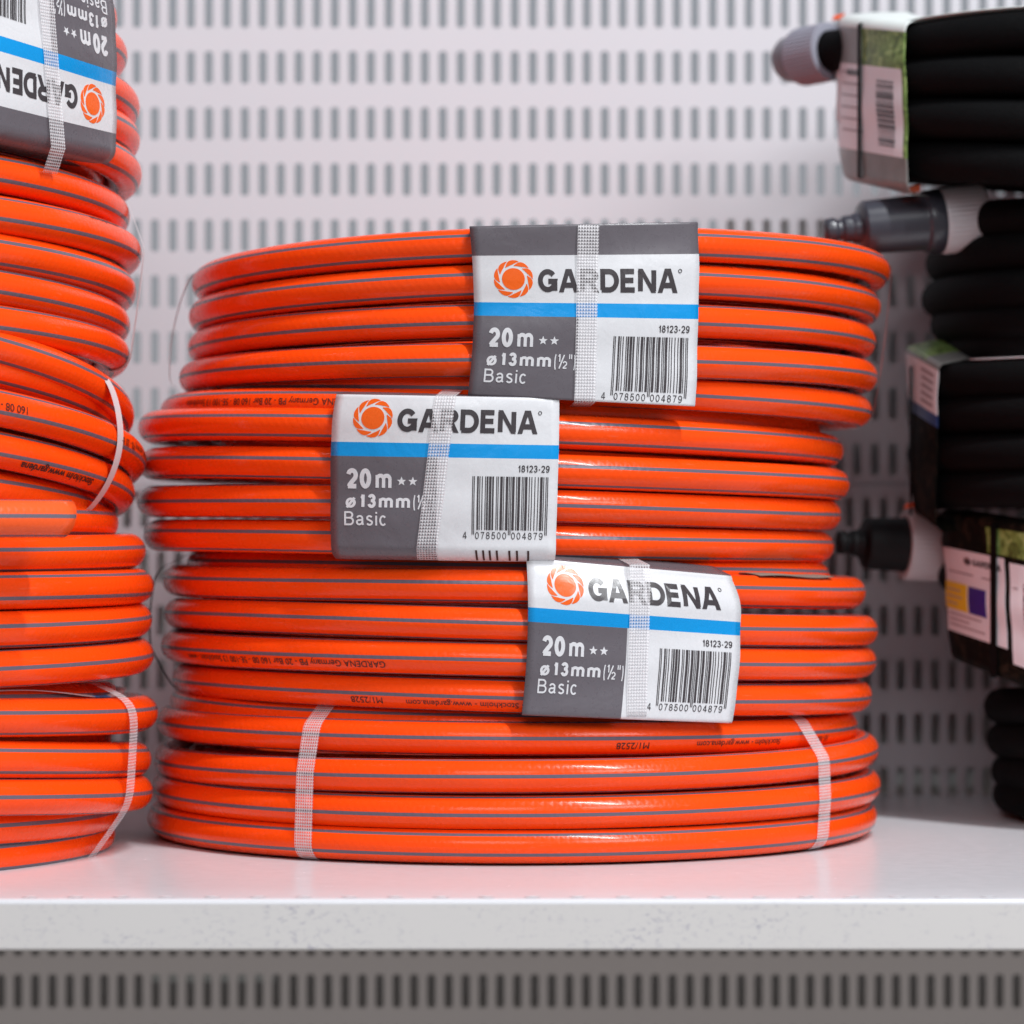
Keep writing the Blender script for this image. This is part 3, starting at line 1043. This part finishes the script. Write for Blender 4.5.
# sheets of card lying between coils (ends of the labels)
def card_between(coil, ring, px0, px1, name, parent, m, m2=None, lift=0.0006, depth=0.03, wave=0.0012):
    th0, th1 = coil.theta_at(px0), coil.theta_at(px1)
    rho, _ = coil.rho_z(ring, (th0 + th1) / 2)
    cx, cy = coil.centre()
    mb = MB()
    n, k = 24, 6
    def P(i, j):
        t, s = i / n, j / k
        th = th0 + (th1 - th0) * t
        r, z = coil.rho_z(ring, th)
        rr = r + coil.r * 0.55 - depth * (1 - s)
        zz = z + coil.r + lift + wave * math.sin(t * 7) * s - 0.0012 * max(0, s - .7) / .3
        return (cx + rr * math.cos(th), cy + rr * math.sin(th), zz)
    ix = [[mb.vert(P(i, j)) for j in range(k + 1)] for i in range(n + 1)]
    for i in range(n):
        for j in range(k):
            mm = m2 if (m2 and 14 <= i < 17) else m
            mb.face((ix[i][j], ix[i][j + 1], ix[i + 1][j + 1], ix[i + 1][j]), mm, None, True)
    o = put(mb, name, parent)
    thick(o, 0.0004)
    return o
card_between(l1, l1.rings[2], -40, 137, 'label', el1, M['white'], M['blue'], 0.0034, 0.018, 0.0020)
card_between(c4, c4.rings[0], 335, 424, 'label', e4, M['cardback'], None, 0.0003, 0.02, 0.0004)
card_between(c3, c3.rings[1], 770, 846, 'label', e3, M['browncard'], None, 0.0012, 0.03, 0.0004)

# =================================================================== THE RIGHT STACK: black porous hoses
CR = 1.76
RS = 0.0100
GR = 'black porous hose coils stacked at the dark end of the shelf'
WR = 524
def right_coil(specs, r=RS):
    c = Coil(CR, r, GR)
    for xl, yl, y1, k in specs:
        c.ring_lr(xl, xl + WR, [(xl, yl), (1024.0, y1)], 0, k, amp=2.2)
    return c
def soaker(c, label):
    e = finish_coil(c, 'soaker_hose_coil', label, 'hose', GR)
    mb = MB()
    c.hose(mb, M['rubber'], 120, 18)
    put(mb, 'hose', e)
    return e

def connector(parent, tip, root, prof, m, nutspan, nut_r, m_nut, ribs=44):
    """turned connector on the hose end: profile along the axis from tip to root, with a ribbed nut"""
    A, B = Vector(tip), Vector(root)
    d = (B - A)
    Lg = d.length
    d.normalize()
    u = d.cross(Vector((0, 0, 1))).normalized()
    w = u.cross(d).normalized()
    q = 40
    mb = MB()
    rows = [[mb.vert(A + d * (t * Lg) + u * r * math.cos(2 * PI * j / q) + w * r * math.sin(2 * PI * j / q)) for j in range(q)] for t, r in prof]
    for i in range(len(rows) - 1):
        for j in range(q):
            j2 = (j + 1) % q
            mb.face((rows[i][j], rows[i][j2], rows[i + 1][j2], rows[i + 1][j]), m, None, False)
    mb.face(rows[0][::-1], m)
    mb.face(rows[-1], m)
    o = put(mb, 'connector', parent)
    for p in o.data.polygons:
        p.use_smooth = len(p.vertices) == 4
    bv = o.modifiers.new('edges', 'BEVEL')
    bv.width = 0.0006
    bv.segments = 2
    bv.limit_method = 'ANGLE'
    # the nut
    nb = MB()
    q2 = ribs * 2
    t0, t1 = nutspan
    prof2 = [(t0, nut_r * .80), (t0, nut_r * .97), (t0 + .02, nut_r), (t1 - .02, nut_r), (t1, nut_r * .97), (t1, nut_r * .72)]
    rows = [[nb.vert(A + d * (t * Lg) + u * (r * (1 - (.035 if (j % 2 and 1 < k < 4) else 0))) * math.cos(2 * PI * j / q2) + w * (r * (1 - (.035 if (j % 2 and 1 < k < 4) else 0))) * math.sin(2 * PI * j / q2)) for j in range(q2)] for k, (t, r) in enumerate(prof2)]
    for i in range(len(rows) - 1):
        for j in range(q2):
            j2 = (j + 1) % q2
            nb.face((rows[i][j], rows[i][j2], rows[i + 1][j2], rows[i + 1][j]), m_nut)
    nt_ = nb.build('nut', o, (0, 0, 0))
    for v in nt_.data.vertices:
        v.co = v.co - Vector(parent.location)
    return o

def lug(parent, p, s, m):
    mb = MB()
    x, y, z = p
    a = s * .5
    pts = [(x - s, y - a, z - a), (x + s, y - a, z - a * .6), (x + s, y + a, z - a * .6), (x - s, y + a, z - a), (x - s * .6, y - a, z + a * .4), (x + s, y - a, z + a), (x + s, y + a, z + a), (x - s * .6, y + a, z + a * .4)]
    i = [mb.vert(k) for k in pts]
    for f in ((0, 3, 2, 1), (4, 5, 6, 7), (0, 1, 5, 4), (1, 2, 6, 5), (2, 3, 7, 6), (3, 0, 4, 7)):
        mb.face([i[k] for k in f], m)
    return put(mb, 'lug', parent)

# bottom
r5 = right_coil([(983, 707, 706, 3), (986, 741, 742, 3), (990, 772, 776, 3), (993, 799, 804, 3)])
r5.settle(0.0006)
er5 = soaker(r5, 'black porous hose coil resting on the shelf at the bottom of the dark stack')
# fourth
r4 = right_coil([(940, 540, 538, 3), (938, 577, 580, 3), (944, 612, 622, 3), (956, 641, 662, 3)])
er4 = soaker(r4, 'black porous hose coil with a white sticker bearing yellow and navy squares')
sh = Sheet(r4, ((941, 517), (1120, 545), (1120, 715), (950, 650)), 0, 1, fold_top=(0.004, 0.03, 0.0), fold_bot=(0.006, 0.03, 0.0), mmv=.09)
mb = MB()
sh.grid(mb, [0, .25, 1], [-.2, 0, .28, 1, 1.25], lambda u, v: M['leaf'] if (u > .25 and v < .20 and v > .02) else M['soil'])
S = sh.S
def patch(mb, S, u0, v0, u1, v1, m, off=.00025, n=8):
    n = max(n, 5)
    k = max(1, int((v1 - v0) / .02))
    for i in range(n):
        a, b = u0 + (u1 - u0) * i / n, u0 + (u1 - u0) * (i + 1) / n
        for j in range(k):
            c, d = v0 + (v1 - v0) * j / k, v0 + (v1 - v0) * (j + 1) / k
            mb.poly([S(a, c, off), S(a, d, off), S(b, d, off), S(b, c, off)], m)
patch(mb, S, .005, .22, .345, .84, M['sticker'])
patch(mb, S, .375, .24, .80, .93, M['sticker'])
S2 = lambda u, v, o=0.0: S(u, v, o + .0003)
patch(mb, S2, .005, .47, .125, .67, M['yellow'])
patch(mb, S2, .135, .475, .235, .67, M['navy'])
emblem(mb, S2, .135, .295, .020, .028, M['dark'])
lettering(mb, 'GARDENA', S2, .165, .325, .272, .318, .22, M['dark'], .13)
for k, (a, b, v) in enumerate([(.02, .16, .385), (.21, .30, .385), (.02, .2, .70), (.02, .13, .74), (.02, .22, .78)]):
    patch(mb, S2, a, v, b, v + .012, M['faint'], .0001, 3)
for k, (a, b, v) in enumerate([(.015, .09, .52), (.015, .10, .57), (.015, .07, .62)]):
    patch(mb, S2, a, v, b, v + .010, M['faint'], .0004, 2)
lettering(mb, '0', S2, .262, .292, .49, .56, .12, M['faint'])
lettering(mb, '8', S2, .262, .292, .585, .645, .2, M['dark'])
barcode(mb, S2, .455, .60, .36, .80, .8, M['dark'], EAN, False)
patch(mb, S2, .39, .40, .42, .41, M['faint'], .0001, 2)
o = put(mb, 'label', er4)
o['label'] = 'dark wrap with white stickers'
thick(o, .0002)
put(r4.strap(r4.theta_at(1003), 0.0052, M['darkstrap'], 0.0, extra=[(sh.R + .0011, CAMZ + (HY - 525) / F * 1.66), (sh.R + .0011, CAMZ + (HY - 680) / F * 1.66)]), 'strap', er4)
PROF = [(0, .0030), (.015, .0062), (.07, .0066), (.08, .0054), (.11, .0054), (.12, .0070), (.17, .0070), (.18, .0078), (.215, .0082), (.22, .0110), (.24, .0138), (.60, .0148), (.615, .0162), (.69, .0172), (.71, .0165), (.72, .012), (.99, .012), (1.0, .011)]
o = connector(er4, at(836, 542, 1.770), at(956, 547, 1.782), PROF, M['blackplastic'], (.56, .86), .0190, M['nut'])
lug(er4, at(911, 505, 1.765), .004, M['tag'])
# third
r3 = right_coil([(908, 385, 376, 3), (908, 420, 413, 3), (908, 455, 450, 3), (910, 490, 490, 3)])
er3 = soaker(r3, 'shaded black porous hose coil with a pale card, above the stickered coil')
sh = Sheet(r3, ((906, 352), (938, 371), (936, 520), (913, 505)), 0, 1, fold_top=(0.004, 0.03, 0.2), fold_bot=(0.006, 0.03, 0.0), mmv=.09)
mb = MB()
sh.grid(mb, [0, .35, .55, 1], [-.35, 0, .30, .38, 1, 1.2], lambda u, v: M['leaf'] if (v < -.02 and u < .6) else (M['mist'] if v < .0 else M['sticker'] if v < .30 else (M['deepblue'] if v < .38 else M['soil'])))
for k in range(5):
    patch(mb, sh.S, .45, .04 + .05 * k, .85, .065 + .05 * k, M['faint'], .0002, 2)
o = put(mb, 'label', er3)
thick(o, .0002)
put(r3.strap(r3.theta_at(916), 0.0052, M['darkstrap'], 0.0, extra=[(sh.R + .0011, CAMZ + (HY - 362) / F * 1.7), (sh.R + .0011, CAMZ + (HY - 515) / F * 1.7)]), 'strap', er3)
# second
r2 = right_coil([(930, 222, 214, 3), (925, 261, 250, 3), (920, 297, 286, 3), (931, 324, 318, 3), (940, 348, 346, 2)])
er2 = soaker(r2, 'black porous hose coil with a dark grey connector and pale ribbed nut')
o = connector(er2, at(823, 231, 1.700), at(987, 217, 1.715), PROF, M['plastic'], (.705, .97), .0174, M['nut'])
lug(er2, at(911, 189, 1.70), .0045, M['tag'])
# top
r1 = right_coil([(846, 58, 28, 3), (842, 90, 73, 3), (842, 125, 117, 3), (850, 160, 163, 3)], 0.0104)
er1 = soaker(r1, 'topmost black porous hose coil, green and white card round its end')
sh = Sheet(r1, ((838, 26), (905, 32), (908, 183), (842, 170)), 0, 1, fold_top=(0.006, 0.05, 0.10), fold_bot=(0.006, 0.03, 0.0), mmv=.09, bowl=-4)
mb = MB()
sh.grid(mb, [0, .33, .45, .94, 1], [-.45, 0, .24, .26, .84, 1, 1.2],
        lambda u, v: M['palegreen'] if v < .0 else ((M['mist'] if u < .33 else M['leaf']) if v < .25 else (M['sticker'] if (v < .84 and u < .93) else (M['mist'] if v > .84 else M['leaf']))))
barcode(mb, sh.S, .58, .82, .34, .78, .8, M['dark'], EAN, False)
for k in range(6):
    patch(mb, sh.S, .08, .30 + .08 * k, .36, .315 + .08 * k, M['faint'], .0002, 3)
patch(mb, sh.S, .16, .29, .34, .33, M['dark'], .0003, 3)
o = put(mb, 'label', er1)
thick(o, .0002)
put(r1.strap(r1.theta_at(866), 0.0046, M['darkstrap'], 0.0, extra=[(sh.R + .0011, CAMZ + (HY - 24) / F * 1.72), (sh.R + .0011, CAMZ + (HY - 178) / F * 1.72)]), 'strap', er1)
PROF2 = [(0, .006), (.02, .0105), (.08, .0125), (.30, .0138), (.32, .0115), (.58, .0115)]
o = connector(er1, at(783, 61, 1.805), at(862, 45, 1.760), PROF2, M['tipgrey'], (.24, .62), .0160, M['nutgrey'])
tail = hose_end(at(812, 55, 1.788), at(845, 48, 1.770), at(880, 45, 1.745), .0112, .006, M['rubber'], M['rubber'], 0)
put(tail, 'hose_end', er1)
lug(er1, at(838, 17, 1.78), .0035, M['tag'])
# the card top that lies over the topmost black coil
def ring_card(coil, ring, px0, px1, r_in, r_out, m, parent):
    th0, th1 = coil.theta_at(px0), coil.theta_at(px1)
    cx, cy = coil.centre()
    mb = MB()
    n, k = 20, 3
    ix = []
    for i in range(n + 1):
        th = th0 + (th1 - th0) * i / n
        rho, z = coil.rho_z(ring, th)
        ix.append([mb.vert((cx + (rho - r_in + (r_in + r_out) * j / k) * math.cos(th), cy + (rho - r_in + (r_in + r_out) * j / k) * math.sin(th), z + coil.r + .0012)) for j in range(k + 1)])
    for i in range(n):
        for j in range(k):
            mb.face((ix[i][j], ix[i][j + 1], ix[i + 1][j + 1], ix[i + 1][j]), m, None, True)
    o = put(mb, 'card', parent)
    thick(o, .0006)
    return o
ring_card(r1, r1.rings[0], 880, 1150, .05, .006, M['palegreen'], er1)
ring_card(r3, r3.rings[0], 960, 1150, .05, .004, M['sticker'], er3)

# =================================================================== SHELF
YF = CAMZ * F / (899 - HY)         # front edge
YB = 1.925                          # back panel
HT = 0.0219
mb = MB()
X0, X1 = -1.2, 1.2
sh_e = empty('shelf', (0, YF, -HT))
tag(sh_e, 'white enamelled steel shelf with a scuffed front edge carrying the three hose stacks', 'shelf')
# top sheet with rolled front edge
prof = []
rb = 0.0022
prof.append((YB - 0.004, 0.0))
prof.append((YF + 0.30, 0.0))
prof.append((YF + 0.05, 0.0))
for i in range(7):
    a = PI / 2 * i / 6
    prof.append((YF + rb - rb * math.sin(a), -rb + rb * math.cos(a)))
n = 60
vs = [[mb.vert((X0 + (X1 - X0) * i / n, y, z)) for y, z in prof] for i in range(n + 1)]
for i in range(n):
    for j in range(len(prof) - 1):
        mb.face((vs[i][j], vs[i + 1][j], vs[i + 1][j + 1], vs[i][j + 1]), M['shelf'], None, True)
for k in range(70):                 # row of small pressed dimples behind the edge
    x = -0.70 + 0.01905 * k + 0.0035
    c = mb.vert((x, YF + 0.0075, 0.0007))
    r1_ = [mb.vert((x + .0034 * math.cos(2 * PI * j / 14), YF + 0.0075 + .0034 * math.sin(2 * PI * j / 14), 0.0002)) for j in range(14)]
    r2_ = [mb.vert((x + .0020 * math.cos(2 * PI * j / 14), YF + 0.0075 + .0020 * math.sin(2 * PI * j / 14), 0.0006)) for j in range(14)]
    for j in range(14):
        j2 = (j + 1) % 14
        mb.face((r1_[j], r1_[j2], r2_[j2], r2_[j]), M['shelf'], None, True)
        mb.face((c, r2_[j], r2_[j2]), M['shelf'], None, True)
put(mb, 'board', sh_e)
mb = MB()
prof = [(YF, -rb), (YF, -HT + .0015), (YF + .0005, -HT + .0004), (YF + .0015, -HT), (YF + .016, -HT), (YF + .016, -HT + .004)]
vs = [[mb.vert((X0 + (X1 - X0) * i / n, y, z)) for y, z in prof] for i in range(n + 1)]
for i in range(n):
    for j in range(len(prof) - 1):
        mb.face((vs[i][j], vs[i + 1][j], vs[i + 1][j + 1], vs[i][j + 1]), M['lip'], None, j in (1, 2))
put(mb, 'front_edge', sh_e)
mb = MB()
mb.box((X0, YF + .02, -HT + .003), (X1, YB - .006, -0.0015), M['lower'])
put(mb, 'underside', sh_e)

# =================================================================== BACK PANELS with slots
def slot_panel(name, label, ytop, ybot, rows, pitch, phase, wpx, m, Y, lipped=False):
    """ytop/ybot and the slot rows are given in picture rows at depth Y and become metres there"""
    s = Y / F
    z = lambda py: CAMZ + (HY - py) * s
    x = lambda px: (px - 512) * s
    mb = MB()
    k0, k1 = int((-320 - phase) / pitch), int((1340 - phase) / pitch)
    xs = [x(phase + pitch * k) for k in range(k0, k1 + 1)]
    hw = wpx / 2 * s
    xa, xb = xs[0] - pitch * s / 2, xs[-1] + pitch * s / 2
    rows = sorted(rows)
    last = ytop
    t = 0.0010
    def q(x0, z0, x1, z1):
        mb.poly([(x0, Y, z1), (x1, Y, z1), (x1, Y, z0), (x0, Y, z0)][::-1], m)
    for a, b in rows:
        if a > last:
            q(xa, z(a), xb, z(last))
        last = b
        px = xa
        for xc in xs:
            q(px, z(b), xc - hw, z(a))
            px = xc + hw
            # rounded slot ends
            c = hw * .55
            for zz, sg in ((z(a), -1), (z(b), 1)):
                for sx in (-1, 1):
                    e = xc + sx * hw
                    pts = [(e, Y, zz), (e, Y, zz + sg * c), (e - sx * hw * .35, Y, zz + sg * c * .35), (e - sx * hw * .9, Y, zz)]
                    if sg * sx > 0:
                        pts = pts[::-1]
                    mb.poly(pts, m)
            # walls of the slot
            for x0_ in (xc - hw, xc + hw):
                mb.poly([(x0_, Y, z(a)), (x0_, Y, z(b)), (x0_, Y + t, z(b)), (x0_, Y + t, z(a))], m)
            mb.poly([(xc - hw, Y, z(b)), (xc + hw, Y, z(b)), (xc + hw, Y + t, z(b)), (xc - hw, Y + t, z(b))], m)
        q(px, z(b), xb, z(a))
    if ybot > last:
        q(xa, z(ybot), xb, z(last))
    # bent back edges
    for zz, sg in ((z(ytop), 1), (z(ybot), -1)):
        mb.poly([(xa, Y, zz), (xb, Y, zz), (xb, Y + .012, zz), (xa, Y + .012, zz)], m)
    o = mb.build(name, None, ((xa + xb) / 2, Y, z(ybot)))
    tag(o, label, 'wall', 'slotted back panels behind the shelf')
    return o
rows_u = [(51 + 56 * k, 84 + 56 * k) for k in range(-7, 8)]
slot_panel('slotted_wall', 'pale slotted metal back panel above the seam, behind the top hose coils', -400, 484.5, rows_u, 18.0, 154.8, 8.4, M['panel'], YB)
rows_m = [(497 + 54 * k, 528 + 54 * k) for k in range(0, 6)]
slot_panel('slotted_wall', 'shaded slotted metal back panel between the seam and the shelf top', 487, 800, rows_m, 17.2, 883.6 - 17.2 * 44, 8.4, M['panel'], YB)
rows_l = [(974 - 52 + 52 * k, 1008 - 52 + 52 * k) for k in range(0, 5)]
slot_panel('slotted_wall', 'shaded slotted metal back panel below the shelf edge', 845, 1190, rows_l, 17.22, 18.0, 8.6, M['lower'], YB + .004)
s = YB / F
mb = MB()
mb.box((-.62, YB - .0030, CAMZ + (HY - 491.5) * s), (.62, YB - .0012, CAMZ + (HY - 485.5) * s), M['panel'])
o = mb.build('seam_strip', None, (0, YB - .003, CAMZ + (HY - 491) * s))
tag(o, 'thin raised metal seam between two slotted back panels', 'strip')
mb = MB()
mb.box((-.75, YB + .030, -.35), (.75, YB + .033, CAMZ + (HY - 470) * s), M['backing'])
o = mb.build('back_sheet', None, (0, YB + .030, -.35))
tag(o, 'plain grey sheet seen through the slots of the back panels', 'panel')

mb = MB()
mb.box((.128, YB + .036, -.35), (.75, YB + .039, CAMZ + (HY - 205) * s), M['backing'])  # added so these slots look dark instead of showing the bright surroundings
o = mb.build('back_sheet', None, (.4, YB + .036, -.35))
tag(o, 'taller grey sheet added to darken the slots next to the black coils', 'panel')

GS = 'pale strips added behind the back panels for light showing through slots'
for x0_, x1_, y0_, y1_, lab in ((150, 275, 971, 982, 'pale strip added for light showing through the slots below the shelf edge'),
                               (893, 985, 770, 786, 'pale strip added for light showing through the lowest slots beside the black coils')):
    mb = MB()  # added piece, its pale colour stands in for light leaking through
    yb = YB + .008
    s2 = yb / F
    mb.box(((x0_ - 512) * s2, yb, CAMZ + (HY - y1_) * s2), ((x1_ - 512) * s2, yb + .003, CAMZ + (HY - y0_) * s2), M['palegreen'])
    o = mb.build('added_pale_strip', None, ((x0_ - 512) * s2, yb, CAMZ + (HY - y1_) * s2))
    tag(o, lab, 'strip', GS)

# =================================================================== LIGHT
w = bpy.data.worlds.new('World')
sc.world = w
w.use_nodes = True
bg = w.node_tree.nodes['Background']
wt = w.node_tree
tc = wt.nodes.new('ShaderNodeTexCoord')
sx = wt.nodes.new('ShaderNodeSeparateXYZ')
wt.links.new(tc.outputs['Generated'], sx.inputs[0])
cr = wt.nodes.new('ShaderNodeValToRGB')         # pale shop floor below, dimmer hall above
mr = wt.nodes.new('ShaderNodeMapRange')
mr.inputs['From Min'].default_value = -1.0
wt.links.new(sx.outputs[2], mr.inputs['Value'])
wt.links.new(mr.outputs[0], cr.inputs[0])
e = cr.color_ramp.elements
e[0].position, e[0].color = 0.25, (0.24, 0.225, 0.215, 1)
e[1].position, e[1].color = 0.74, (0.120, 0.122, 0.145, 1)
k_ = e.new(0.46)
k_.color = (0.29, 0.285, 0.30, 1)
k_ = e.new(0.585)
k_.color = (0.31, 0.33, 0.365, 1)
wt.links.new(cr.outputs[0], bg.inputs['Color'])
bg.inputs['Strength'].default_value = 1.0

def lamp(name, loc, target, sx, sy, power, colr=(.95, .98, 1.0)):
    d = bpy.data.lights.new(name, 'AREA')
    d.shape = 'RECTANGLE'
    d.size, d.size_y = sx, sy
    d.energy = power
    d.color = colr
    o = bpy.data.objects.new(name, d)
    o.location = loc
    o.rotation_euler = (Vector(target) - Vector(loc)).to_track_quat('-Z', 'Y').to_euler()
    col.objects.link(o)
    return o
lamp('ceiling_lamp', (0.80, 0.60, 2.1), (0.05, 1.55, 0.2), 0.06, 1.1, 54)
lamp('aisle_lamp', (1.7, -0.9, 1.8), (0.0, 1.55, 0.15), 1.3, 0.9, 42)
lamp('aisle_lamp', (-0.35, -1.3, 1.7), (0.0, 1.55, 0.15), 1.3, 0.9, 20)

# =================================================================== CAMERA
cd = bpy.data.cameras.new('camera')
cam = bpy.data.objects.new('camera', cd)
col.objects.link(cam)
cam.location = (0, 0, CAMZ)
cam.rotation_euler = (PI / 2, 0, 0)
cd.sensor_width = 36
cd.lens = F / 1024 * 36
cd.shift_y = (HY - 512) / 1024
cd.clip_start = 0.05
cd.clip_end = 50
cd.dof.use_dof = True
cd.dof.focus_distance = 1.495
cd.dof.aperture_fstop = 7.2
sc.camera = cam

sc.render.engine = 'CYCLES'
sc.cycles.use_denoising = True
sc.cycles.max_bounces = 8
sc.cycles.transparent_max_bounces = 12
sc.view_settings.view_transform = 'Standard'
sc.view_settings.look = 'None'
sc.view_settings.exposure = -0.04
sc.view_settings.gamma = 1
sc.view_settings.use_curve_mapping = False
